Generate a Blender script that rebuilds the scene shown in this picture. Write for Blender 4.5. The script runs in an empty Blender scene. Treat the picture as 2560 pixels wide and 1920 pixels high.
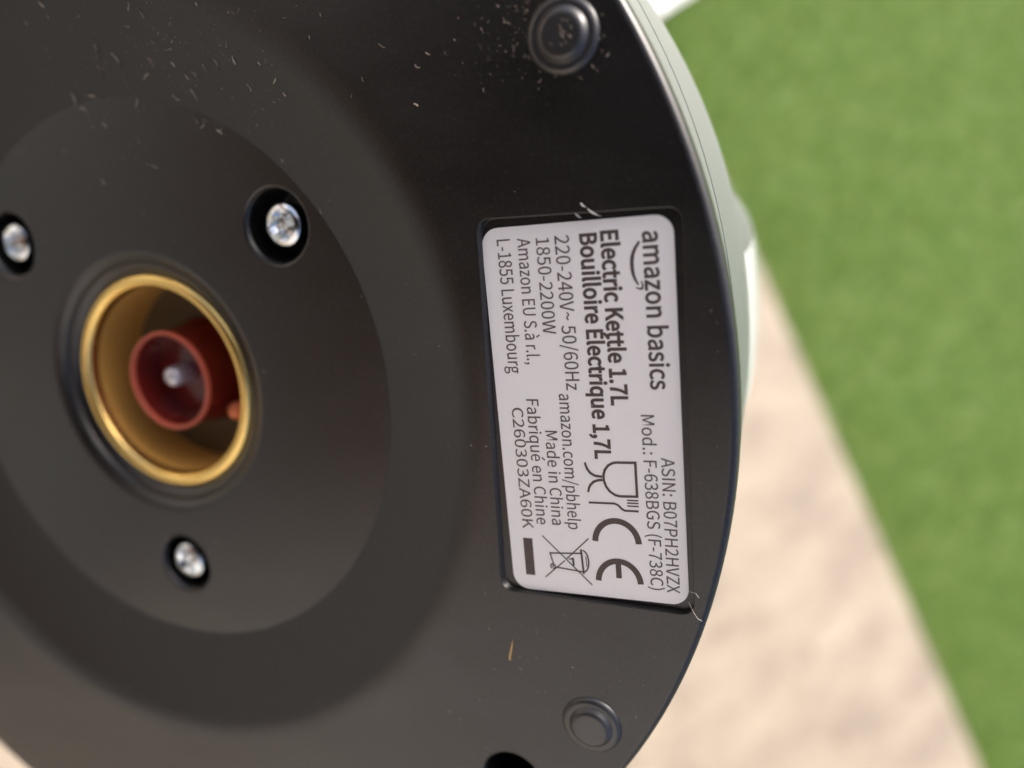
import bpy, bmesh, math, random
import numpy as np
from mathutils import Matrix, Vector

random.seed(7)
rng = np.random.default_rng(7)
scene = bpy.context.scene
C = scene.collection
MM = 0.001
R = math.radians

# ------------------------------------------------------------------ camera
cam_d = bpy.data.cameras.new("camera")
cam = bpy.data.objects.new("camera", cam_d)
C.objects.link(cam)
scene.camera = cam
cam.matrix_world = Matrix(((0.34202, -0.939693, 0.0, 0.0),
                           (0.796905, 0.29005, -0.529919, 0.0),
                           (0.497961, 0.181243, 0.848048, 1.10),
                           (0, 0, 0, 1)))
cam_d.sensor_width = 36.0
cam_d.lens = 36.0 * 1900.0 / 2560.0
cam_d.clip_start = 0.005
cam_d.clip_end = 500.0
cam_d.dof.use_dof = True
cam_d.dof.focus_distance = 0.0765
cam_d.dof.aperture_fstop = 10.0

# ------------------------------------------------------------------ sky, sun, exposure
SUN_EL, SUN_AZ = R(50), math.atan2(-0.50, 0.60)
world = bpy.data.worlds.new("World")
scene.world = world
world.use_nodes = True
wn = world.node_tree
wn.nodes.clear()
sky = wn.nodes.new("ShaderNodeTexSky")
sky.sky_type = 'NISHITA'
sky.sun_disc = False
sky.sun_elevation = SUN_EL
sky.sun_rotation = SUN_AZ
sky.air_density = 0.6
sky.dust_density = 6.0
bg = wn.nodes.new("ShaderNodeBackground")
bg.inputs['Strength'].default_value = 0.14
wo = wn.nodes.new("ShaderNodeOutputWorld")
wn.links.new(sky.outputs[0], bg.inputs[0])
wn.links.new(bg.outputs[0], wo.inputs[0])

sun_d = bpy.data.lights.new("sun", 'SUN')
sun_d.energy = 1.4
sun_d.angle = R(12)
sun_d.color = (1.0, 0.95, 0.88)
sun = bpy.data.objects.new("sun", sun_d)
C.objects.link(sun)
sdir = Vector((math.sin(SUN_AZ) * math.cos(SUN_EL), math.cos(SUN_AZ) * math.cos(SUN_EL), math.sin(SUN_EL)))
sun.rotation_euler = sdir.to_track_quat('Z', 'Y').to_euler()
sun.location = (0, 0, 5)

scene.view_settings.view_transform = 'Standard'
scene.view_settings.look = 'None'
scene.view_settings.gamma = 1.0
scene.view_settings.exposure = 1.12


# ------------------------------------------------------------------ materials
def mat(name, color, rough=0.5, metallic=0.0, spec=0.5, **kw):
    m = bpy.data.materials.new(name)
    m.use_nodes = True
    b = m.node_tree.nodes['Principled BSDF']
    b.inputs['Base Color'].default_value = (*color, 1)
    b.inputs['Roughness'].default_value = rough
    b.inputs['Metallic'].default_value = metallic
    b.inputs['Specular IOR Level'].default_value = spec
    for k, v in kw.items():
        b.inputs[k.replace('_', ' ')].default_value = v
    return m


def nodes(m):
    nt = m.node_tree
    return nt, nt.nodes['Principled BSDF']


def noise(nt, scale, detail=4, rough=0.5, coords='Object', vec_scale=None, rot=None):
    tc = nt.nodes.new("ShaderNodeTexCoord")
    n = nt.nodes.new("ShaderNodeTexNoise")
    n.inputs['Scale'].default_value = scale
    n.inputs['Detail'].default_value = detail
    n.inputs['Roughness'].default_value = rough
    src = tc.outputs[coords]
    if vec_scale:
        mp = nt.nodes.new("ShaderNodeMapping")
        mp.inputs['Scale'].default_value = vec_scale
        if rot:
            mp.inputs['Rotation'].default_value = rot
        nt.links.new(src, mp.inputs[0])
        src = mp.outputs[0]
    nt.links.new(src, n.inputs['Vector'])
    return n


def ramp(nt, fac, stops):
    r = nt.nodes.new("ShaderNodeValToRGB")
    e = r.color_ramp.elements
    while len(e) < len(stops):
        e.new(0.5)
    for el, (p, c) in zip(e, stops):
        el.position = p
        el.color = (*c, 1)
    nt.links.new(fac, r.inputs[0])
    return r


def bump(nt, b, height, strength, dist):
    bp = nt.nodes.new("ShaderNodeBump")
    bp.inputs['Strength'].default_value = strength
    bp.inputs['Distance'].default_value = dist
    nt.links.new(height, bp.inputs['Height'])
    nt.links.new(bp.outputs[0], b.inputs['Normal'])


def black_plastic():
    m = mat('black_plastic', (0.0055, 0.0052, 0.005), 0.33, IOR=1.63)
    nt, b = nodes(m)
    n = noise(nt, 9000, 3, 0.6)
    sm = noise(nt, 70, 5, 0.62, vec_scale=(1.0, 2.2, 1.0), rot=(0, 0, R(25)))
    r = ramp(nt, n.outputs[0], [(0.3, (0.27,) * 3), (0.7, (0.33,) * 3)])
    r2 = ramp(nt, sm.outputs[0], [(0.35, (0.0,) * 3), (0.75, (0.10,) * 3)])
    ad = nt.nodes.new("ShaderNodeMath"); ad.operation = 'ADD'
    nt.links.new(r.outputs[0], ad.inputs[0]); nt.links.new(r2.outputs[0], ad.inputs[1])
    nt.links.new(ad.outputs[0], b.inputs['Roughness'])
    film = noise(nt, 2600, 2, 0.5)
    fr = ramp(nt, film.outputs[0], [(0.50, (0.0048, 0.0045, 0.0043)), (0.74, (0.016, 0.015, 0.014))])
    nt.links.new(fr.outputs[0], b.inputs['Base Color'])
    bump(nt, b, n.outputs[0], 0.12, 0.00003)
    return m


M_black = black_plastic()
M_rubber = mat('rubber', (0.014, 0.014, 0.015), 0.38, IOR=1.75)
M_label = mat('label_vinyl', (0.88, 0.865, 0.845), 0.34)
_nt, _b = nodes(M_label)
_n = noise(_nt, 130, 3, 0.5)
bump(_nt, _b, _n.outputs[0], 0.25, 0.00025)
M_ink = mat('brown_ink', (0.075, 0.054, 0.047), 0.5)
M_ink2 = mat('grey_ink', (0.11, 0.085, 0.078), 0.5)
M_brass = mat('brass', (0.90, 0.64, 0.22), 0.27, 1.0)
M_bronze = mat('dull_brass', (0.66, 0.36, 0.085), 0.5, 0.25)
M_dark = mat('dark_socket_floor', (0.09, 0.065, 0.03), 0.5)
M_red = mat('translucent_red_plastic', (0.17, 0.016, 0.012), 0.14, Transmission_Weight=0.2)
M_redrim = mat('red_plastic_rim', (0.50, 0.10, 0.055), 0.3)
M_copper = mat('copper', (0.80, 0.24, 0.10), 0.35, 0.2)
M_zinc = mat('zinc_plated_steel', (0.76, 0.81, 0.83), 0.2, 1.0)
M_pin = mat('nickel', (0.62, 0.60, 0.62), 0.25, 0.5)
M_gauge = mat('frosted_gauge_plastic', (0.9, 0.91, 0.92), 0.12)


def steel():
    m = mat('brushed_steel', (0.425, 0.44, 0.45), 0.42, 1.0)
    nt, b = nodes(m)
    n = noise(nt, 900, 4, 0.6, vec_scale=(1, 1, 12))
    r = ramp(nt, n.outputs[0], [(0.3, (0.36,) * 3), (0.7, (0.48,) * 3)])
    nt.links.new(r.outputs[0], b.inputs['Roughness'])
    bump(nt, b, n.outputs[0], 0.15, 0.00005)
    return m


M_steel = steel()


# ------------------------------------------------------------------ mesh helpers
def link(name, me, m, parent=None):
    o = bpy.data.objects.new(name, me)
    C.objects.link(o)
    if m is not None:
        me.materials.clear()
        me.materials.append(m)
    if parent is not None:
        o.parent = parent
    return o


def lathe_bm(profile, seg=96, closed=False, centre=(0, 0), bm=None):
    """profile: (r, z) in mm; r == 0 makes a pole."""
    bm = bm or bmesh.new()
    rings = []
    for r, z in profile:
        if r <= 1e-6:
            rings.append([bm.verts.new((centre[0] * MM, centre[1] * MM, z * MM))])
        else:
            rings.append([bm.verts.new(((centre[0] + r * math.cos(2 * math.pi * k / seg)) * MM,
                                        (centre[1] + r * math.sin(2 * math.pi * k / seg)) * MM, z * MM)) for k in range(seg)])
    pairs = list(zip(rings, rings[1:]))
    if closed:
        pairs.append((rings[-1], rings[0]))
    for a, b in pairs:
        for k in range(seg):
            k2 = (k + 1) % seg
            vs = [a[k % len(a)], b[k % len(b)], b[k2 % len(b)], a[k2 % len(a)]]
            u = []
            for v in vs:
                if v not in u:
                    u.append(v)
            if len(u) >= 3:
                try:
                    bm.faces.new(u)
                except ValueError:
                    pass
    bmesh.ops.recalc_face_normals(bm, faces=bm.faces[:])
    return bm


def finish(bm, name, m, parent=None, smooth=30):
    me = bpy.data.meshes.new(name)
    bm.to_mesh(me)
    bm.free()
    if smooth:
        me.shade_smooth()
        me.set_sharp_from_angle(angle=R(smooth))
    return link(name, me, m, parent)


BODY_OFF = (-1.5, 2.3)


def lathe(name, profile, m, parent=None, seg=96, closed=False, centre=(0, 0), smooth=30):
    return finish(lathe_bm(profile, seg, closed, centre), name, m, parent, smooth)


def arc(cx, cz, r, a0, a1, n=8):
    return [(cx + r * math.cos(R(a0 + (a1 - a0) * i / n)), cz + r * math.sin(R(a0 + (a1 - a0) * i / n))) for i in range(n + 1)]


def rounded_poly(corners, rad, n=6):
    """rounded polygon from (x, y) corners listed in order"""
    out = []
    k = len(corners)
    for i in range(k):
        p = Vector(corners[i]); a = (Vector(corners[i - 1]) - p).normalized(); b = (Vector(corners[(i + 1) % k]) - p).normalized()
        half = a.angle(b) / 2
        d = rad / math.tan(half)
        c = p + (a + b).normalized() * (rad / math.sin(half))
        s = p + a * d; e = p + b * d
        a0 = math.atan2(s.y - c.y, s.x - c.x); a1 = math.atan2(e.y - c.y, e.x - c.x)
        da = (a1 - a0 + math.pi) % (2 * math.pi) - math.pi
        for j in range(n + 1):
            t = a0 + da * j / n
            out.append((c.x + rad * math.cos(t), c.y + rad * math.sin(t)))
    return out


def prism_bm(loop, z0, z1, bm=None):
    bm = bm or bmesh.new()
    a = [bm.verts.new((x * MM, y * MM, z0 * MM)) for x, y in loop]
    b = [bm.verts.new((x * MM, y * MM, z1 * MM)) for x, y in loop]
    n = len(loop)
    bm.faces.new(a); bm.faces.new(b)
    for i in range(n):
        bm.faces.new((a[i], a[(i + 1) % n], b[(i + 1) % n], b[i]))
    bmesh.ops.recalc_face_normals(bm, faces=bm.faces[:])
    return bm


def tube_bm(pts, radii, seg=8, bm=None, cap=True):
    bm = bm or bmesh.new()
    pts = [Vector(p) for p in pts]
    rings = []
    up = Vector((0.31, 0.2, 0.93)).normalized()
    for i, p in enumerate(pts):
        t = (pts[min(i + 1, len(pts) - 1)] - pts[max(i - 1, 0)]).normalized()
        u = t.cross(up).normalized(); v = t.cross(u)
        r = radii[i] if isinstance(radii, (list, tuple)) else radii
        ru, rv = r if isinstance(r, tuple) else (r, r)
        rings.append([bm.verts.new(p + u * ru * math.cos(2 * math.pi * k / seg) + v * rv * math.sin(2 * math.pi * k / seg)) for k in range(seg)])
    for a, b in zip(rings, rings[1:]):
        for k in range(seg):
            bm.faces.new((a[k], a[(k + 1) % seg], b[(k + 1) % seg], b[k]))
    if cap:
        bm.faces.new(rings[0]); bm.faces.new(rings[-1])
    bmesh.ops.recalc_face_normals(bm, faces=bm.faces[:])
    return bm


# ------------------------------------------------------------------ the ground
def structure(o):
    o['kind'] = 'structure'
    return o


def sheet(name, pts, z, m):
    bm = bmesh.new()
    bm.faces.new([bm.verts.new((x, y, z)) for x, y in pts])
    bmesh.ops.recalc_face_normals(bm, faces=bm.faces[:])
    me = bpy.data.meshes.new(name)
    bm.to_mesh(me); bm.free()
    return link(name, me, m)


def edge_y(x):                       # where the paving stops and the lawn starts
    return 1.405 + 0.098 * (x + 0.017)


def paving_mat():
    m = mat('beige_stone_paving', (0.5, 0.4, 0.3), 0.55)
    nt, b = nodes(m)
    n1 = noise(nt, 9.0, 5, 0.55, vec_scale=(1.1, 0.55, 1), rot=(0, 0, R(-65)))
    n2 = noise(nt, 42.0, 4, 0.6)
    r1 = ramp(nt, n1.outputs[0], [(0.28, (0.215, 0.18, 0.14)), (0.46, (0.30, 0.252, 0.19)), (0.68, (0.365, 0.31, 0.236))])
    r2 = ramp(nt, n2.outputs[0], [(0.3, (0.85, 0.83, 0.81)), (0.65, (1.06, 1.05, 1.04))])
    mx = nt.nodes.new("ShaderNodeMix"); mx.data_type = 'RGBA'; mx.blend_type = 'MULTIPLY'
    mx.inputs['Factor'].default_value = 1.0
    nt.links.new(r1.outputs[0], mx.inputs[6]); nt.links.new(r2.outputs[0], mx.inputs[7])
    n3 = noise(nt, 20.0, 4, 0.65, vec_scale=(1.2, 0.5, 1), rot=(0, 0, R(-65)))
    r3 = ramp(nt, n3.outputs[0], [(0.55, (1.0, 1.0, 1.0)), (0.74, (0.60, 0.55, 0.50))])
    mx2 = nt.nodes.new("ShaderNodeMix"); mx2.data_type = 'RGBA'; mx2.blend_type = 'MULTIPLY'
    mx2.inputs['Factor'].default_value = 1.0
    nt.links.new(mx.outputs[2], mx2.inputs[6]); nt.links.new(r3.outputs[0], mx2.inputs[7])
    nt.links.new(mx2.outputs[2], b.inputs['Base Color'])
    bump(nt, b, n2.outputs[0], 0.3, 0.003)
    return m


def lawn_mats():
    g = mat('green_turf_backing', (0.06, 0.10, 0.025), 0.85)
    nt, b = nodes(g)
    n = noise(nt, 14, 4, 0.6)
    r = ramp(nt, n.outputs[0], [(0.35, (0.10, 0.18, 0.04)), (0.65, (0.15, 0.21, 0.06))])
    nt.links.new(r.outputs[0], b.inputs['Base Color'])
    bl = mat('green_turf_blade', (0.12, 0.2, 0.05), 0.5)
    nt, b = nodes(bl)
    n = noise(nt, 17, 6, 0.75)
    n2 = noise(nt, 300, 2, 0.5)
    r = ramp(nt, n.outputs[0], [(0.34, (0.145, 0.275, 0.05)), (0.5, (0.235, 0.375, 0.082)), (0.66, (0.35, 0.42, 0.13))])
    r2 = ramp(nt, n2.outputs[0], [(0.3, (0.7, 0.75, 0.7)), (0.7, (1.3, 1.2, 1.25))])
    mx = nt.nodes.new("ShaderNodeMix"); mx.data_type = 'RGBA'; mx.blend_type = 'MULTIPLY'
    mx.inputs['Factor'].default_value = 1.0
    nt.links.new(r.outputs[0], mx.inputs[6]); nt.links.new(r2.outputs[0], mx.inputs[7])
    nt.links.new(mx.outputs[2], b.inputs['Base Color'])
    tr = nt.nodes.new("ShaderNodeBsdfTranslucent")           # thin plastic blades let light through
    nt.links.new(mx.outputs[2], tr.inputs['Color'])
    ms = nt.nodes.new("ShaderNodeMixShader")
    ms.inputs[0].default_value = 0.4
    nt.links.new(b.outputs[0], ms.inputs[1]); nt.links.new(tr.outputs[0], ms.inputs[2])
    nt.links.new(ms.outputs[0], nt.nodes['Material Output'].inputs['Surface'])
    return g, bl


M_pave = paving_mat()
M_turf, M_blade = lawn_mats()
bg_mat = mat('bare_earth', (0.16, 0.13, 0.09), 0.9)
nt_, b_ = nodes(bg_mat)
n_ = noise(nt_, 1.5, 5, 0.6)
r_ = ramp(nt_, n_.outputs[0], [(0.3, (0.12, 0.13, 0.06)), (0.7, (0.2, 0.17, 0.11))])
nt_.links.new(r_.outputs[0], b_.inputs['Base Color'])
structure(sheet('ground', [(-60, -60), (60, -60), (60, 60), (-60, 60)], -0.035, bg_mat))

# paving slab with a small rounded arris along the lawn
bm = bmesh.new()
prof = [(-0.034, 0.0), (-0.004, 0.0), (-0.001, -0.001), (0.0, -0.004)]
x0, x1 = -4.0, 6.0
rows = []
for x in (x0, x1):
    rows.append([bm.verts.new((x, -5.0, -0.034)), bm.verts.new((x, -5.0, 0.0))] +
                [bm.verts.new((x, edge_y(x) + dy, dz)) for dy, dz in ((-0.008, 0.0), (-0.0025, -0.0018), (0.0, -0.008), (0.0, -0.034))])
for k in range(len(rows[0])):
    k2 = (k + 1) % len(rows[0])
    bm.faces.new((rows[0][k], rows[0][k2], rows[1][k2], rows[1][k]))
bm.faces.new(rows[0]); bm.faces.new(rows[1])
bmesh.ops.recalc_face_normals(bm, faces=bm.faces[:])
structure(finish(bm, 'paving', M_pave, None, 40))

# lawn backing
structure(sheet('lawn', [(x0, edge_y(x0) + 0.003), (x1, edge_y(x1) + 0.003), (x1, 9), (x0, 9)], -0.022, M_turf))

# grass blades: real blades where the lens sees them
N = 130000
bx = rng.uniform(-1.3, 1.9, N)
by = edge_y(bx) + 0.002 + 0.022 * (np.sin(bx * 23) * np.sin(bx * 61 + 1) + 0.5) + 0.02 * np.exp(-((bx - 0.3) / 0.05) ** 2) + rng.uniform(0, 1, N) ** 1.15 * 2.3
h = rng.uniform(0.020, 0.036, N)
w = rng.uniform(0.0016, 0.0030, N)
ang = rng.uniform(0, 2 * np.pi, N)
lean = rng.uniform(0.1, 0.9, N) * h
la = rng.uniform(0, 2 * np.pi, N) * 0.6 + 0.5
dx, dy = np.cos(ang) * w / 2, np.sin(ang) * w / 2
lx, ly = np.cos(la) * lean, np.sin(la) * lean
zb = np.full(N, -0.0225)
V = np.empty((N, 5, 3), np.float32)
V[:, 0] = np.stack([bx - dx, by - dy, zb], 1)
V[:, 1] = np.stack([bx + dx, by + dy, zb], 1)
V[:, 2] = np.stack([bx + dx * .8 + lx * .35, by + dy * .8 + ly * .35, zb + h * .6], 1)
V[:, 3] = np.stack([bx - dx * .8 + lx * .35, by - dy * .8 + ly * .35, zb + h * .6], 1)
V[:, 4] = np.stack([bx + lx, by + ly, zb + h], 1)
base = (np.arange(N) * 5)[:, None]
loops = np.concatenate([base + np.array([[0, 1, 2, 3]]), base + np.array([[3, 2, 4]])], 1).astype(np.int32).ravel()
me = bpy.data.meshes.new('grass')
me.vertices.add(N * 5); me.vertices.foreach_set('co', V.ravel())
me.loops.add(len(loops)); me.loops.foreach_set('vertex_index', loops)
me.polygons.add(N * 2)
starts = (np.arange(N) * 7)[:, None] + np.array([[0, 4]])
me.polygons.foreach_set('loop_start', starts.astype(np.int32).ravel())
me.update(calc_edges=True)
g = link('grass', me, M_blade)
g['kind'] = 'stuff'

# white box at the lawn's edge
bm = prism_bm([(x * 1000, y * 1000) for x, y in rounded_poly([(-1.25, 1.28), (-0.63, 1.325), (-0.77, 1.70), (-1.3, 1.66)], 0.012, 4)], -22, 14)
bmesh.ops.bevel(bm, geom=[e for e in bm.edges if all(abs(v.co.z - 0.014) < 1e-6 for v in e.verts)], offset=0.006, segments=3, affect='EDGES')
wb = finish(bm, 'white_board', mat('white_paint', (0.82, 0.82, 0.81), 0.5), None, 40)
wb['label'] = 'blurred white board on the green turf at the top edge behind the kettle'
wb['category'] = 'board'

# ------------------------------------------------------------------ the kettle
kettle = bpy.data.objects.new('electric_kettle', None)
C.objects.link(kettle)
kettle.empty_display_size = 0.02
kettle.matrix_world = Matrix(((0.376224, -0.92139, 0.097452, -0.015566),
                              (0.534221, 0.129786, -0.835322, 0.011572),
                              (0.757009, 0.366329, 0.541054, 0.993518),
                              (0, 0, 0, 1)))
kettle['label'] = 'upturned steel kettle with a black plastic base, brass socket and white rating label'
kettle['category'] = 'kettle'

# base plate: solid of revolution, then cut by real recesses
ZI = -4.47
prof = [(0.0, ZI - 14.0), (13.9, ZI - 14.0), (13.9, ZI - 1.9), (14.85, ZI - 1.75)]
prof += [(15.2, ZI - 1.35), (15.9, ZI - 1.05), (16.0, ZI - 0.78), (16.15, ZI - 0.78), (16.25, ZI - 0.95), (16.35, ZI - 0.75),
         (16.9, ZI - 0.38), (17.3, ZI - 0.10), (17.8, ZI)]
prof += [(35.9, ZI), (36.15, ZI + 0.03)]
# straight cone and a broad soft shoulder up to the outer ring
cone = []
for i in range(17):
    t = i / 16
    r = 46.2 + t * 3.8
    zc = ZI + (46.2 - 36.15) * 0.375
    s0 = 0.375
    cone.append((r, zc + s0 * 3.8 * (t - t * t / 2)))
dz_end = cone[-1][1]
sc_ = (0 - (ZI + 0.03)) / (dz_end - (ZI + 0.03))
cone = [(r, ZI + 0.03 + (z - (ZI + 0.03)) * sc_) for r, z in cone]
prof += cone
prof += [(74.2, 0.0), (74.4, -0.02), (74.65, -0.12), (74.87, -0.34), (74.98, -0.65), (75.0, -1.0), (75.0, -2.3), (71.0, -2.6), (71.0, -22.0), (0.0, -22.0)]
base_bm = lathe_bm(prof, 256)
me = bpy.data.meshes.new('base_plate')
base_bm.to_mesh(me); base_bm.free()
base_tmp = bpy.data.objects.new('base_plate', me)
C.objects.link(base_tmp)


def cutter(bm):
    me = bpy.data.meshes.new('cut'); bm.to_mesh(me); bm.free()
    o = bpy.data.objects.new('cut', me); C.objects.link(o)
    return o


def hole(cx, cy, r, ch, ztop, depth):
    return cutter(lathe_bm([(0, ztop + 3), (r + ch + 3, ztop + 3), (r + ch, ztop), (r + ch * 0.5, ztop - ch * 0.25), (r, ztop - ch), (r * 0.98, ztop - depth), (0, ztop - depth)], 64, centre=(cx, cy)))


SCREWS = [(22.45, 20.4, 4.15), (-21.95, 18.55, 4.15), (1.25, -25.5, 3.95)]
cuts = [hole(x, y, r, 0.5, ZI, 6.0) for x, y, r in SCREWS]
for hx, hy in ((51.4, -42.9), (-51.4, -42.9), (-51.4, 42.9)):
    cuts.append(hole(hx, hy, 3.4, 0.5, 0, 11.0))
rec = rounded_poly([(49.98, 20.9), (69.3, 21.75), (71.5, -17.75), (51.2, -18.4)], 1.3, 6)
rbm = prism_bm(rec, -0.72, 2.0)
rcx, rcy = 60.7 * MM, 1.6 * MM
for v in rbm.verts:
    if v.co.z > 0:                       # the wall leans outwards, about 30 degrees from upright at the inner side
        v.co.x += -1.1 * MM if v.co.x < rcx - 6 * MM else 0.12 * MM * (1 if v.co.x > rcx + 6 * MM else 0)
cuts.append(cutter(rbm))
for c in cuts:
    md = base_tmp.modifiers.new('b', 'BOOLEAN'); md.operation = 'DIFFERENCE'; md.solver = 'EXACT'; md.object = c
bv = base_tmp.modifiers.new('bev', 'BEVEL')
bv.width = 0.00022; bv.segments = 2; bv.limit_method = 'ANGLE'; bv.angle_limit = R(50)
dg = bpy.context.evaluated_depsgraph_get()
me = bpy.data.meshes.new_from_object(base_tmp.evaluated_get(dg))
me.name = 'base_plate'
me.shade_smooth()
me.set_sharp_from_angle(angle=R(28))
for p in me.polygons:
    if abs(p.normal.z) > 0.99995:
        p.use_smooth = False
bpy.data.objects.remove(base_tmp)
for c in cuts:
    bpy.data.objects.remove(c)
base_plate = link('base_plate', me, M_black, kettle)

# body: steel band, shell, water gauge, lid, handle, spout
def body_r(z):
    return 75.35 - max(0, -z - 26) * 0.10

band = lathe('steel_band', [(71.6, -2.6), (74.8, -2.45), (74.95, -2.6), (75.0, -4.0), (75.1, -6.0), (75.3, -8.9), (74.7, -8.95), (74.6, -9.2)], M_steel, kettle, 192)
for v in band.data.vertices:             # the body sits a touch off the middle of its base, so the band leans over to it
    k = min(1.0, max(0.0, (-v.co.z / MM - 2.6) / 6.2))
    v.co.x += BODY_OFF[0] * k * MM
    v.co.y += BODY_OFF[1] * k * MM
body_prof = [(74.5, -9.15), (75.33, -9.25)]
for i in range(1, 41):
    z = -9.7 - i * 4.6
    body_prof.append((body_r(z), z))
rt, zt = body_prof[-1]
body_prof += [(rt - 1.0, zt - 1.2), (rt - 4, zt - 1.4)]
lathe('body', body_prof, M_steel, kettle, 192, centre=BODY_OFF)
lathe('lid', [(rt - 5, zt - 0.6), (rt - 5, zt - 4), (rt - 9, zt - 8), (rt - 25, zt - 11), (14, zt - 12), (13, zt - 14), (15, zt - 22), (12, zt - 25), (0, zt - 25.5)], M_black, kettle, 96, centre=BODY_OFF)

def wrap(a0, a1, prof, fade=False):
    """a strip of the body between two angles; prof lists (z, outer offset)"""
    bm = bmesh.new()
    na = 14
    outer = [[bm.verts.new(((body_r(z) + (dr * (1 - (j / na) ** 2) if fade else dr)) * math.cos(R(a0 + (a1 - a0) * j / na)) * MM + BODY_OFF[0] * MM, (body_r(z) + (dr * (1 - (j / na) ** 2) if fade else dr)) * math.sin(R(a0 + (a1 - a0) * j / na)) * MM + BODY_OFF[1] * MM, z * MM)) for j in range(na + 1)] for z, dr in prof]
    inner = [[bm.verts.new(((body_r(z) - 0.6) * math.cos(R(a0 + (a1 - a0) * j / na)) * MM + BODY_OFF[0] * MM, (body_r(z) - 0.6) * math.sin(R(a0 + (a1 - a0) * j / na)) * MM + BODY_OFF[1] * MM, z * MM)) for j in range(na + 1)] for z, dr in prof]
    nz = len(prof) - 1
    for g2 in (outer, inner):
        for i in range(nz):
            for j in range(na):
                bm.faces.new((g2[i][j], g2[i][j + 1], g2[i + 1][j + 1], g2[i + 1][j]))
    bnd = [(0, j) for j in range(na)] + [(i, na) for i in range(nz)] + [(nz, j) for j in range(na, 0, -1)] + [(i, 0) for i in range(nz, 0, -1)]
    for k in range(len(bnd)):
        a = bnd[k]; b = bnd[(k + 1) % len(bnd)]
        bm.faces.new((outer[a[0]][a[1]], outer[b[0]][b[1]], inner[b[0]][b[1]], inner[a[0]][a[1]]))
    bmesh.ops.recalc_face_normals(bm, faces=bm.faces[:])
    return bm


GP = [(-24, -0.4), (-34, 0.7), (-45, 1.4), (-58, 2.1), (-80, 2.5), (-110, 2.5), (-140, 2.3), (-150, 0.2)]
gz = finish(wrap(-4.5, 10.0, GP), 'water_gauge', M_gauge, kettle, 40)
finish(wrap(10.1, 16.5, [(z, dr - 0.15) for z, dr in GP], True), 'gauge_frame', M_steel, gz, 40)

hp = [(-9, 66, -170), (-14, 96, -178), (-17, 118, -165), (-18, 124, -135), (-17, 120, -100), (-15, 106, -72), (-11, 84, -58), (-9, 68, -56)]
# resample the handle smoothly
def smooth_path(p, n=5):
    out = []
    p = [Vector(q) for q in p]
    for i in range(len(p) - 1):
        a = p[max(i - 1, 0)]; b = p[i]; c = p[i + 1]; d = p[min(i + 2, len(p) - 1)]
        for k in range(n):
            t = k / n
            out.append(0.5 * ((2 * b) + (c - a) * t + (2 * a - 5 * b + 4 * c - d) * t * t + (3 * b - a - 3 * c + d) * t ** 3))
    out.append(p[-1])
    return out
hpp = [v * MM for v in smooth_path(hp)]
finish(tube_bm(hpp, [(0.0125, 0.0085)] * len(hpp), 16), 'handle', M_black, kettle, 40)
sp = bmesh.new()
ring_a = []; 
for (yy, zz, wx) in ((-58, -150, 4), (-66, -168, 14), (-74, -186, 19), (-84, -196, 10)):
    ring_a.append([sp.verts.new(((8 + wx * math.cos(t)) * MM, (yy - 4 * math.sin(t)) * MM, (zz + 5 * math.sin(t)) * MM)) for t in np.linspace(0, math.pi * 2, 16, endpoint=False)])
for a, b in zip(ring_a, ring_a[1:]):
    for k in range(16):
        sp.faces.new((a[k], a[(k + 1) % 16], b[(k + 1) % 16], b[k]))
sp.faces.new(ring_a[0]); sp.faces.new(ring_a[-1])
bmesh.ops.recalc_face_normals(sp, faces=sp.faces[:])
finish(sp, 'spout', M_steel, kettle, 40)

# rubber feet
foot_prof = [(0, 1.02), (1.2, 0.99)] + arc(1.55, 0.25, 0.75, 85, 35, 8) + [(2.42, 0.42)] + arc(2.65, -0.28, 0.75, 80, 5, 9) + [(3.45, -0.5)]
foot0 = None
for (fx, fy) in ((58.7, 36.55), (61.0, -32.9), (-58.7, 36.0), (-60.0, -34.0)):
    if foot0 is None:
        foot0 = lathe('rubber_foot', foot_prof, M_rubber, kettle, 48, smooth=50)
        o = foot0
    else:
        o = foot0.copy(); C.objects.link(o); o.parent = kettle
    o.location = (fx * MM, fy * MM, 0)

# brass power socket with the red centre plug
lip = [(14.75, -9.0), (14.75, -6.6)] + arc(13.8, -6.6, 0.95, 0, 165, 16) + [(12.75, -7.3)]
rim = lathe('brass_collar', lip, M_brass, kettle, 128, smooth=60)
wall = lathe('socket_wall', [(12.75, -7.3), (12.8, -8.4), (12.9, -14.9), (13.6, -15.1)], M_bronze, rim, 128, smooth=60)
lathe('socket_floor', [(13.3, -14.9), (0, -15.0)], M_dark, rim, 96)
plug = lathe('centre_plug', [(7.7, -14.95), (7.4, -13.6), (7.0, -11.5), (6.75, -9.5), (6.75, -7.35)] + arc(6.53, -7.35, 0.22, 0, 180, 6) + [(6.28, -7.7), (6.15, -11.5), (0, -11.6)], M_red, kettle, 96, smooth=45)
lathe('plug_rim', [(6.79, -7.7)] + arc(6.54, -7.3, 0.25, 0, 180, 8) + [(6.24, -7.7)], M_redrim, plug, 96, smooth=60)
lathe('contact_pin', [(0, -8.0), (0.9, -8.15), (1.3, -8.6), (1.4, -9.1), (1.45, -11.5)], M_pin, plug, 32, centre=(-0.8, 0.2), smooth=60)
lathe('side_pin', [(0, -9.6), (0.7, -9.72), (1.15, -10.2), (1.3, -10.9), (1.1, -11.7), (0.9, -14.9)], M_copper, kettle, 32, centre=(7.9, -4.5), smooth=60)

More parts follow.
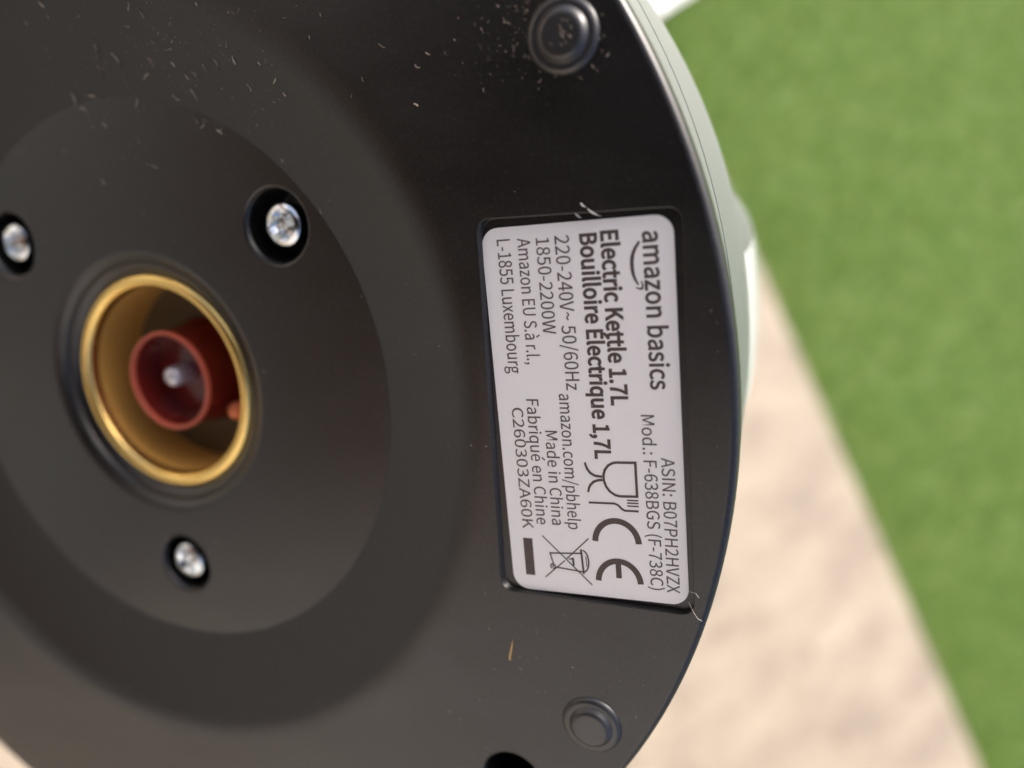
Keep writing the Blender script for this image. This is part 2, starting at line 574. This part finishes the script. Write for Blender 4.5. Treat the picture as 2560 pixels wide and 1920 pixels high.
# Phillips screws
def screw_bm(r):
    bm = bmesh.new()
    n, mseg = 26, 72
    def hgt(x, y):
        rr = math.hypot(x, y) / r
        z = 0.95 * math.sqrt(max(0, 1 - (rr * 0.93) ** 2)) * 1.05
        w = 0.20 * r
        L = 0.74 * r
        d = 0
        for a, b in ((x, y), (y, x)):
            if abs(b) < w * 1.25 and abs(a) < L:
                side = min(1, max(0, (w * 1.25 - abs(b)) / (w * 0.45)))
                end = min(1, (L - abs(a)) / (0.30 * r))
                d = max(d, 0.95 * min(side, end))
        cc = max(0, 1 - (abs(x) + abs(y)) / (0.55 * r))
        return z - d - 0.35 * cc
    rows = [[bm.verts.new((0, 0, hgt(0, 0) * MM))]]
    for i in range(1, n + 1):
        rr = r * i / n
        rows.append([bm.verts.new((rr * math.cos(2 * math.pi * k / mseg) * MM, rr * math.sin(2 * math.pi * k / mseg) * MM,
                                   hgt(rr * math.cos(2 * math.pi * k / mseg), rr * math.sin(2 * math.pi * k / mseg)) * MM)) for k in range(mseg)])
    rows.append([bm.verts.new((r * 1.0 * math.cos(2 * math.pi * k / mseg) * MM, r * math.sin(2 * math.pi * k / mseg) * MM, -2.0 * MM)) for k in range(mseg)])
    for a, b in zip(rows, rows[1:]):
        for k in range(mseg):
            u = []
            for v in (a[k % len(a)], b[k], b[(k + 1) % mseg], a[(k + 1) % mseg % len(a)]):
                if v not in u:
                    u.append(v)
            bm.faces.new(u)
    bmesh.ops.recalc_face_normals(bm, faces=bm.faces[:])
    return bm

scr = None
for (x, y, rot, z) in ((22.85, 20.5, 20, -5.6), (-22.0, 18.72, 50, -5.6), (1.1, -25.45, 35, -5.6)):
    if scr is None:
        scr = finish(screw_bm(2.45), 'screw', M_zinc, kettle, 35); o = scr
    else:
        o = scr.copy(); C.objects.link(o); o.parent = kettle
    o.location = (x * MM, y * MM, z * MM)
    o.rotation_euler = (0, 0, R(rot))

# ------------------------------------------------------------------ rating label
LL, LW = 38.29, 18.69
lab_loop = rounded_poly([(-LL / 2, -LW / 2), (LL / 2, -LW / 2), (LL / 2, LW / 2), (-LL / 2, LW / 2)], 1.75, 8)
label = finish(prism_bm(lab_loop, -0.12, 0.0), 'rating_label', M_label, kettle, 30)
U = Vector((0.06372, -0.99797, 0)); Vv = Vector((0.99797, 0.06372, 0))
label.matrix_local = Matrix(((U.x, Vv.x, 0, 60.384 * MM), (U.y, Vv.y, 0, 1.443 * MM), (0, 0, 1, -0.58 * MM), (0, 0, 0, 1)))
TXT_Z = 0.02
dg = bpy.context.evaluated_depsgraph_get()
font_cache = {}


import os
FONT = None
for fn in ("Noto Sans CJK Regular.woff2", "Inter.woff2"):      # fonts that ship inside Blender itself
    try:
        FONT = bpy.data.fonts.load(os.path.join(bpy.utils.system_resource('DATAFILES'), "fonts", fn))
        break
    except Exception:
        FONT = None


def text_mesh(s, offset):
    cu = bpy.data.curves.new('t', 'FONT')
    if FONT:
        cu.font = FONT
    cu.body = s
    cu.size = 1.0
    cu.offset = offset
    cu.resolution_u = 4
    o = bpy.data.objects.new('t', cu)
    C.objects.link(o)
    bpy.context.view_layer.update()
    d = bpy.context.evaluated_depsgraph_get()
    me = bpy.data.meshes.new_from_object(o.evaluated_get(d))
    bpy.data.objects.remove(o)
    return me


def ref_height(ch):
    if ch not in font_cache:
        me = text_mesh(ch, 0)
        ys = [v.co.y for v in me.vertices]
        font_cache[ch] = max(ys) - min(0, 0)
        bpy.data.meshes.remove(me)
    return font_cache[ch]


def print_line(s, a, b, hgt, kind, offset, ink):
    me = text_mesh(s, offset)
    n = len(me.vertices)
    co = np.empty(n * 3, np.float32)
    me.vertices.foreach_get('co', co)
    co = co.reshape(-1, 3)
    x0, x1 = co[:, 0].min(), co[:, 0].max()
    sy = hgt / (ref_height('H') if kind == 'c' else ref_height('x'))
    L = math.hypot(b[0] - a[0], b[1] - a[1])
    sx = L / (x1 - x0)
    co[:, 0] = (co[:, 0] - x0) * sx
    co[:, 1] *= sy
    co[:, 2] = 0
    me.vertices.foreach_set('co', (co * MM).ravel())
    me.update()
    o = link('printed_line', me, ink, label)
    o.location = (a[0] * MM, a[1] * MM, TXT_Z * MM)
    o.rotation_euler = (0, 0, math.atan2(b[1] - a[1], b[0] - a[0]))
    return o


REG, BOLD, MED = 0.002, 0.013, 0.012
for s, a, b, hgt, k, off, ink in [
    ("amazon basics", (-17.77, 6.54), (-3.02, 6.60), 1.30, 'x', 0.008, M_ink),
    ("Electric Kettle 1.7L", (-18.1, 2.67), (-1.44, 2.71), 1.58, 'c', BOLD, M_ink),
    ("Bouilloire Électrique 1,7L", (-17.98, 0.66), (4.07, 0.72), 1.56, 'c', BOLD, M_ink),
    ("220-240V~ 50/60Hz", (-17.97, -1.83), (-2.96, -1.76), 1.40, 'c', REG, M_ink2),
    ("1850-2200W", (-17.88, -3.71), (-8.61, -3.72), 1.32, 'c', REG, M_ink2),
    ("Amazon EU S.à r.l.,", (-17.98, -5.6), (-5.6, -5.65), 1.30, 'c', REG, M_ink2),
    ("L-1855 Luxembourg", (-18.0, -7.74), (-4.68, -7.72), 1.36, 'c', REG, M_ink2),
    ("ASIN: B07PH2HVZX", (3.71, 7.24), (17.91, 7.22), 1.26, 'c', REG, M_ink2),
    ("Mod.: F-638BGS (F-738C)", (-0.54, 5.5), (17.76, 5.6), 1.26, 'c', REG, M_ink2),
    ("amazon.com/pbhelp", (-2.59, -2.6), (11.82, -2.67), 0.96, 'x', REG, M_ink2),
    ("Made in China", (1.26, -4.37), (11.46, -4.41), 1.26, 'c', REG, M_ink2),
    ("Fabriqué en Chine", (-2.01, -6.11), (11.52, -6.13), 1.28, 'c', REG, M_ink2),
    ("C260303ZA60K", (-1.11, -7.78), (12.12, -7.76), 1.20, 'c', REG, M_ink2),
]:
    print_line(s, a, b, hgt, k, off, ink)


def ribbon(bm, pts, w, closed=False):
    """constant or varying width ribbon along pts, flat, in label mm"""
    P = [Vector((p[0], p[1])) for p in pts]
    n = len(P)
    ws = w if isinstance(w, (list, tuple)) else [w] * n
    L = []; Rr = []
    for i in range(n):
        if closed:
            d0 = (P[i] - P[i - 1]).normalized(); d1 = (P[(i + 1) % n] - P[i]).normalized()
        else:
            d0 = (P[i] - P[i - 1]).normalized() if i else (P[1] - P[0]).normalized()
            d1 = (P[i + 1] - P[i]).normalized() if i < n - 1 else d0
        t = (d0 + d1)
        t = t.normalized() if t.length > 1e-6 else d1
        nn = Vector((-t.y, t.x))
        k = ws[i] / 2 / max(0.45, nn.dot(Vector((-d1.y, d1.x))))
        L.append(bm.verts.new(((P[i].x + nn.x * k) * MM, (P[i].y + nn.y * k) * MM, 0)))
        Rr.append(bm.verts.new(((P[i].x - nn.x * k) * MM, (P[i].y - nn.y * k) * MM, 0)))
    rng_ = range(n) if closed else range(n - 1)
    for i in rng_:
        j = (i + 1) % n
        bm.faces.new((Rr[i], Rr[j], L[j], L[i]))


def symbol(name, strokes, ink=None):
    obs = bmesh.new()
    for i, st in enumerate(strokes):
        ribbon(obs, *st)
    # overlapping strokes: raise each by a hair so no two faces share a plane
    me = bpy.data.meshes.new(name)
    obs.to_mesh(me); obs.free()
    o = link(name, me, ink or M_ink, label)
    o.location = (0, 0, TXT_Z * MM)
    return o


def arc2(cx, cy, rx, ry, a0, a1, n=28):
    return [(cx + rx * math.cos(R(a0 + (a1 - a0) * i / n)), cy + ry * math.sin(R(a0 + (a1 - a0) * i / n))) for i in range(n + 1)]


# CE mark (each letter one stroke)
symbol('conformity_mark', [(arc2(13.0, 2.36, 2.43, 2.25, 92, 268), 0.62), (arc2(17.4, 2.38, 2.43, 2.2, 92, 268), 0.62), ([(15.27, 2.36), (16.85, 2.36)], 0.58)])
# solid black bar
symbol('printed_bar', [([(13.2, -7.32), (17.43, -7.33)], 1.04)])
# crossed-out bin
symbol('bin_mark', [([(12.78, -5.64), (17.92, -0.54)], 0.13)])
symbol('bin_mark', [([(12.72, -0.61), (15.2, -3.13)], 0.13), ([(15.4, -3.33), (17.52, -5.66)], 0.13)])
b2 = symbol('bin_mark', [([(14.45, -1.55), (14.7, -5.0)], 0.16), ([(14.6, -4.95), (16.1, -4.6)], 0.14), ([(16.25, -4.4), (16.52, -1.45)], 0.16),
                         ([(13.98, -1.5), (16.75, -1.38)], 0.22), (arc2(15.3, -1.38, 1.22, 0.62, 6, 174, 14), 0.16),
                         ([(14.75, -1.02), (15.9, -0.98)], 0.10), ([(15.0, -2.45), (15.9, -2.4)], 0.22), ([(15.15, -2.55), (15.2, -2.9)], 0.14), (arc2(16.18, -4.72, 0.26, 0.26, 0, 340, 14), 0.13), (arc2(16.18, -4.72, 0.06, 0.06, 0, 340, 8), 0.09)])
b2.location.z = (TXT_Z + 0.012) * MM
# food-safe glass and fork
symbol('glass_and_fork_mark', [([(4.32, 4.70), (4.37, 2.75)] + [(4.45, 2.4), (4.72, 1.95), (5.2, 1.58), (5.75, 1.42), (6.3, 1.42), (6.95, 1.62), (7.45, 1.98), (7.8, 2.5), (7.9, 2.95)] + [(7.84, 4.70)], 0.26, True),
                               ([(4.47, -0.42), (4.75, -0.36), (5.2, -0.2), (5.6, 0.1), (5.85, 0.55), (5.92, 1.28)], [0.2, 0.24, 0.26, 0.26, 0.26, 0.26]),
                               ([(6.26, 1.28), (6.3, 0.85), (6.5, 0.35), (6.85, 0.0), (7.2, -0.18), (7.65, -0.28)], [0.26, 0.26, 0.26, 0.26, 0.24, 0.2]),
                               ([(8.75, -0.3), (8.70, 2.35), (8.85, 2.72), (9.25, 3.1), (9.40, 3.4), (9.39, 4.78)], 0.22),
                               ([(8.28, 3.65), (8.26, 4.8)], 0.15), ([(8.57, 3.65), (8.55, 4.8)], 0.15), ([(8.88, 3.65), (8.87, 4.8)], 0.15)])
# smile under the brand lettering
symbol('smile_mark', [(smooth_path([(-16.9, 6.22, 0), (-16.25, 5.76, 0), (-15.59, 5.5, 0), (-14.91, 5.42, 0), (-14.12, 5.47, 0), (-13.42, 5.68, 0), (-12.98, 5.95, 0)], 4),
                       [0.10 + 0.24 * math.sin(math.pi * min(1, 0.15 + 0.8 * i / 24)) for i in range(25)])])
symbol('smile_mark', [([(-13.3, 6.22), (-12.86, 6.34), (-12.62, 6.25), (-12.6, 6.0), (-12.74, 5.68)], [0.12, 0.16, 0.2, 0.16, 0.1])])

# ------------------------------------------------------------------ lint and dry bits clinging to the base
def zsurf(x, y):
    r = math.hypot(x, y)
    if r < 36.15:
        return ZI
    if r > 50.0:
        return 0.0
    pr = [(36.15, ZI + 0.03)] + cone
    for (ra, za), (rb, zb_) in zip(pr, pr[1:]):
        if ra <= r <= rb:
            return za + (zb_ - za) * (r - ra) / max(1e-6, rb - ra)
    return 0.0

M_lint = mat('pale_lint', (0.55, 0.46, 0.36), 0.7)
_nt, _b = nodes(M_lint)
_n = noise(_nt, 900, 2, 0.5)
_r = ramp(_nt, _n.outputs[0], [(0.38, (0.13, 0.105, 0.08)), (0.6, (0.42, 0.35, 0.27)), (0.72, (0.62, 0.56, 0.48))])
_nt.links.new(_r.outputs[0], _b.inputs['Base Color'])
M_straw = mat('straw', (0.5, 0.33, 0.13), 0.6)


def fibre(bm, x, y, L, a, w, curl):
    pts = []
    n = 4
    for i in range(n + 1):
        t = i / n - 0.5
        aa = a + curl * t
        px = x + L * t * math.cos(aa); py = y + L * t * math.sin(aa)
        pts.append(((px) * MM, py * MM, (zsurf(px, py) + w * 0.6 + 0.1 * abs(t)) * MM))
    tube_bm(pts, [w * MM * (0.35 + 0.65 * math.sin(math.pi * (0.12 + 0.76 * i / n))) for i in range(n + 1)], 5, bm)


FIBRES = [(1.0, 40.6, 1.63, -113), (0.5, 38.8, 1.47, -77), (3.6, 39.7, 1.67, -64), (10.0, 43.7, 1.28, -73), (3.5, 37.2, 1.29, -76), (18.7, 37.9, 1.51, -75), (21.4, 37.9, 0.93, -82), (14.8, 37.2, 1.06, -50), (13.4, 37.0, 0.92, -56), (13.6, 35.2, 1.3, -69), (22.7, 35.2, 0.89, -62), (12.0, 38.5, 0.64, -47), (8.6, 39.3, 0.65, -35), (8.8, 38.7, 0.82, -35), (16.7, 37.6, 0.88, -64), (-5.6, 36.1, 1.96, -96), (-4.6, 35.0, 1.86, -19), (4.2, 35.0, 1.41, -114), (-2.8, 36.3, 1.66, -7), (12.0, 39.9, 1.25, 1), (7.0, 37.7, 1.25, 26), (10.4, 35.1, 1.03, -40), (12.7, 32.7, 1.36, -60), (13.8, 31.9, 1.0, 46), (16.1, 31.1, 0.99, -37), (-1.4, 32.9, 0.95, -37), (3.6, 30.8, 0.91, -73), (5.2, 27.8, 1.76, -18), (-3.2, 26.2, 0.88, -53), (-4.2, 45.9, 0.8, -50), (-4.0, 44.7, 0.37, -75), (23.3, 35.3, 0.58, -97), (26.7, 35.4, 0.75, 36), (27.6, 34.0, 0.5, -56), (25.1, 37.2, 0.41, -51), (40.5, 37.3, 0.83, -35), (44.2, 35.1, 0.72, -30), (43.9, 31.8, 0.52, -30), (45.4, 36.2, 0.51, -30), (7.0, 42.7, 0.96, -17), (-7.6, 44.4, 0.39, -93)]
lb = bmesh.new()
for x, y, L, a in FIBRES:
    fibre(lb, x, y, L, R(a), random.uniform(0.06, 0.11), random.uniform(-0.9, 0.9))
# fine specks: thick round the upper foot and across the upper left, sparse elsewhere
for k in range(640):
    q = random.random()
    if q < 0.34:
        x, y = random.gauss(12, 11), random.gauss(40, 4.5)
    elif q < 0.66:
        x, y = random.gauss(56.0, 3.2), random.gauss(37.6, 2.6)
    elif q < 0.68:
        x, y = random.gauss(72, 1.6), random.uniform(-8, 24)
    elif q < 0.72:
        x, y = random.gauss(58, 6), random.gauss(-28, 4)
    else:
        t = random.uniform(0, 6.283); r = 73 * math.sqrt(random.random()); x, y = r * math.cos(t), r * math.sin(t)
    r = math.hypot(x, y)
    if r < 18.5 or r > 73.6:
        continue
    if any(math.hypot(x - sx, y - sy) < 4.8 for sx, sy, _ in SCREWS):
        continue
    if 49.5 < x < 72.5 and -19 < y < 22.3:
        if not (x < 50.5 or x > 71.2):
            continue
    fibre(lb, x, y, random.choice((0.10, 0.13, 0.16, 0.22, 0.45)) * random.uniform(0.7, 1.3), R(random.gauss(-60, 45)), random.choice((0.02, 0.026, 0.034, 0.05)), random.uniform(-0.8, 0.8))
for k in range(14):
    a, q = random.uniform(0, 6.283), random.uniform(0, 1.3)
    x, y = 58.7 + q * math.cos(a), 36.55 + q * math.sin(a)
    tube_bm([(x * MM, y * MM, 1.05 * MM), ((x + 0.12) * MM, (y - 0.1) * MM, 1.08 * MM), ((x + 0.2) * MM, (y - 0.22) * MM, 1.05 * MM)], 0.03 * MM, 5, lb)
lint = finish(lb, 'lint', M_lint, None, 0)
lint.matrix_world = kettle.matrix_world
lint['kind'] = 'stuff'


def stuck(name, build, m, lab, cat):
    b = bmesh.new(); build(b)
    o = finish(b, name, m, None, 40)
    o.matrix_world = kettle.matrix_world
    o['label'] = lab; o['category'] = cat
    return o


stuck('straw', lambda b: tube_bm([(51.7 * MM, -26.9 * MM, 0.1 * MM), (51.72 * MM, -26.4 * MM, 0.13 * MM), (51.95 * MM, -25.3 * MM, 0.12 * MM), (52.1 * MM, -24.4 * MM, 0.14 * MM)], [0.10 * MM, 0.12 * MM, 0.10 * MM, 0.03 * MM], 6, b),
      M_straw, 'tiny yellow straw sliver on the black base below the white label', 'straw')
stuck('fluff', lambda b: [tube_bm([(x * MM, y * MM, z * MM) for x, y, z in q], [w * MM for w in (0.015, 0.075, 0.09, 0.05, 0.012)], 6, b) for q in
                          ([(60.15, 22.25, 0.05), (60.3, 22.15, 0.2), (60.42, 22.0, 0.25), (60.58, 21.9, 0.2), (60.75, 21.85, 0.05)],
                           [(60.8, 21.75, 0.0), (61.05, 21.55, 0.22), (61.3, 21.35, 0.2), (61.65, 21.15, 0.0), (62.1, 20.95, -0.3)],
                           [(59.5, 21.4, -0.2), (59.7, 21.2, -0.1), (59.85, 21.1, -0.1), (60.0, 20.95, -0.2), (60.15, 20.85, -0.4)])],
      mat('pale_fluff', (0.55, 0.53, 0.5), 0.8), 'pale fluff caught on the top edge of the white label', 'fluff')
stuck('thread', lambda b: [tube_bm([(p[0] * MM, p[1] * MM, p[2] * MM) for p in q], 0.024 * MM, 5, b) for q in
                           ([(70.9, -16.6, -0.4), (71.4, -17.2, 0.1), (71.9, -17.9, 0.15), (72.3, -18.1, 0.1)], [(70.9, -15.4, -0.4), (71.6, -15.2, 0.1), (71.9, -15.6, 0.1)])],
      bpy.data.materials['pale_fluff'], 'thin pale thread sticking out at the lower right corner of the label', 'thread')

# ------------------------------------------------------------------ the photographer (behind the lens, mirrored dimly in the black plastic)
M_skin = mat('skin', (0.42, 0.25, 0.18), 0.5)
M_shirt = mat('dark_shirt', (0.012, 0.012, 0.016), 0.9)
M_trousers = mat('grey_trousers', (0.33, 0.345, 0.36), 0.9)
M_hair = mat('dark_hair', (0.02, 0.014, 0.01), 0.6)
pv, pe, pr_ = [], [], []


def joint(p, r, parent=None):
    pv.append(Vector(p)); pr_.append(r)
    if parent is not None:
        pe.append((parent, len(pv) - 1))
    return len(pv) - 1


def chain(parent, pts):
    for p, r in pts:
        parent = joint(p, r, parent)
    return parent


def hand(wrist, wp, fwd, side, curl_dir, size=1.0):
    """palm and five curled fingers; fwd along the fingers, side towards the thumb"""
    f = Vector(fwd).normalized(); sd = Vector(side).normalized(); cd = Vector(curl_dir).normalized()
    palm = joint(wp + f * 0.045, 0.026, wrist)
    for k, ln in enumerate((0.072, 0.08, 0.075, 0.058)):
        b0 = wp + f * 0.085 + sd * (0.028 - 0.019 * k)
        a = joint(b0, 0.0095, palm)
        a = joint(b0 + f * ln * 0.35 + cd * ln * 0.15, 0.0088, a)
        a = joint(b0 + f * ln * 0.45 + cd * ln * 0.5, 0.0082, a)
        joint(b0 + f * ln * 0.2 + cd * ln * 0.72, 0.007, a)
    t = joint(wp + f * 0.03 + sd * 0.038, 0.012, palm)
    t = joint(wp + f * 0.055 + sd * 0.052 + cd * 0.018, 0.0105, t)
    joint(wp + f * 0.075 + sd * 0.042 + cd * 0.04, 0.009, t)


PX, PY = -0.09, -0.43
pel = joint((PX, PY, 0.94), 0.165)
sp1 = joint((PX, PY + 0.01, 1.10), 0.165, pel)
sp2 = joint((PX, PY + 0.03, 1.28), 0.185, sp1)
sp3 = joint((PX, PY + 0.05, 1.40), 0.15, sp2)
nk = joint((PX, PY + 0.08, 1.50), 0.058, sp3)
hd = chain(nk, [((PX, PY + 0.12, 1.58), 0.075), ((PX, PY + 0.14, 1.64), 0.092), ((PX, PY + 0.14, 1.70), 0.08)])
for sgn in (-1, 1):
    hip = joint((PX + sgn * 0.10, PY, 0.86), 0.095, pel)
    chain(hip, [((PX + sgn * 0.11, PY + 0.02, 0.50), 0.06), ((PX + sgn * 0.12, PY - 0.01, 0.30), 0.056), ((PX + sgn * 0.12, PY - 0.02, 0.09), 0.042), ((PX + sgn * 0.13, PY + 0.10, 0.045), 0.04), ((PX + sgn * 0.135, PY + 0.17, 0.04), 0.034)])
sr = joint((PX + 0.18, PY + 0.05, 1.41), 0.062, sp3)
wr_p = Vector((0.045, -0.185, 0.985))
wr = chain(sr, [((PX + 0.27, PY + 0.02, 1.14), 0.045), ((PX + 0.19, PY + 0.16, 1.05), 0.04), (wr_p, 0.027)])
hand(wr, wr_p, (-0.62, 0.55, 0.4), (0.1, 0.5, 0.8), (-0.6, 0.2, -0.5))
sl = joint((PX - 0.18, PY + 0.05, 1.41), 0.062, sp3)
wl_p = Vector((-0.215, 0.02, 0.955))
wl = chain(sl, [((PX - 0.28, PY + 0.06, 1.13), 0.045), ((PX - 0.24, PY + 0.28, 1.03), 0.04), (wl_p, 0.027)])
hand(wl, wl_p, (0.35, 0.9, 0.0), (0.3, -0.1, 0.9), (0.9, -0.25, -0.1))
me = bpy.data.meshes.new('person')
me.from_pydata([tuple(v) for v in pv], pe, [])
po = bpy.data.objects.new('person', me)
C.objects.link(po)
md = po.modifiers.new('s', 'SKIN')
for i, r in enumerate(pr_):
    sv = me.skin_vertices[0].data[i]
    sv.radius = (r, r * (0.72 if i in (0, 1, 2, 3) else 1.0))
    sv.use_root = (i == 0)
md2 = po.modifiers.new('u', 'SUBSURF'); md2.levels = 2; md2.render_levels = 2
dg = bpy.context.evaluated_depsgraph_get()
pm = bpy.data.meshes.new_from_object(po.evaluated_get(dg))
bpy.data.objects.remove(po)
pm.name = 'person'
pm.materials.clear()
for m in (M_skin, M_shirt, M_trousers):
    pm.materials.append(m)
for p in pm.polygons:
    c = p.center
    arm = abs(c.x - PX) > 0.2 or c.y > PY + 0.2
    if c.z > 1.49 or (arm and c.z < 1.16 and c.z > 0.9) or c.z < 0.07:
        p.material_index = 0
    elif c.z > 0.99:
        p.material_index = 1
    else:
        p.material_index = 2
    p.use_smooth = True
person = bpy.data.objects.new('person', pm)
C.objects.link(person)
person['label'] = 'person in a dark shirt and grey trousers standing behind the camera'
person['category'] = 'person'
hb = bmesh.new()
bmesh.ops.create_icosphere(hb, subdivisions=3, radius=1.0)
for v in hb.verts:
    v.co = Vector((PX + v.co.x * 0.098, PY + 0.115 + v.co.y * 0.105, 1.685 + v.co.z * 0.085))
finish(hb, 'hair', M_hair, person, 0)

# the phone that takes the picture: a dark slab whose lens is the camera
phone_m = mat('dark_phone_glass', (0.01, 0.01, 0.012), 0.15)
pb = prism_bm(rounded_poly([(-132, -40), (14, -40), (14, 34), (-132, 34)], 9, 6), 2.0, 9.5)
phone = finish(pb, 'smartphone', phone_m, None, 30)
phone.matrix_world = cam.matrix_world
phone['label'] = 'dark smartphone held out in front of the standing person'
phone['category'] = 'phone'

# unseen wall added behind the photographer to fill the label and reflect in the base
hw = prism_bm([(-6000, -2750), (7000, -2750), (7000, -2500), (-6000, -2500)], -30, 3200)
fill_wall = finish(hw, 'added_fill_wall', mat('pale_render', (0.60, 0.59, 0.58), 0.9), None, 30)
fill_wall['label'] = 'unseen pale wall added behind the standing person for fill light and reflections'
fill_wall['category'] = 'wall'
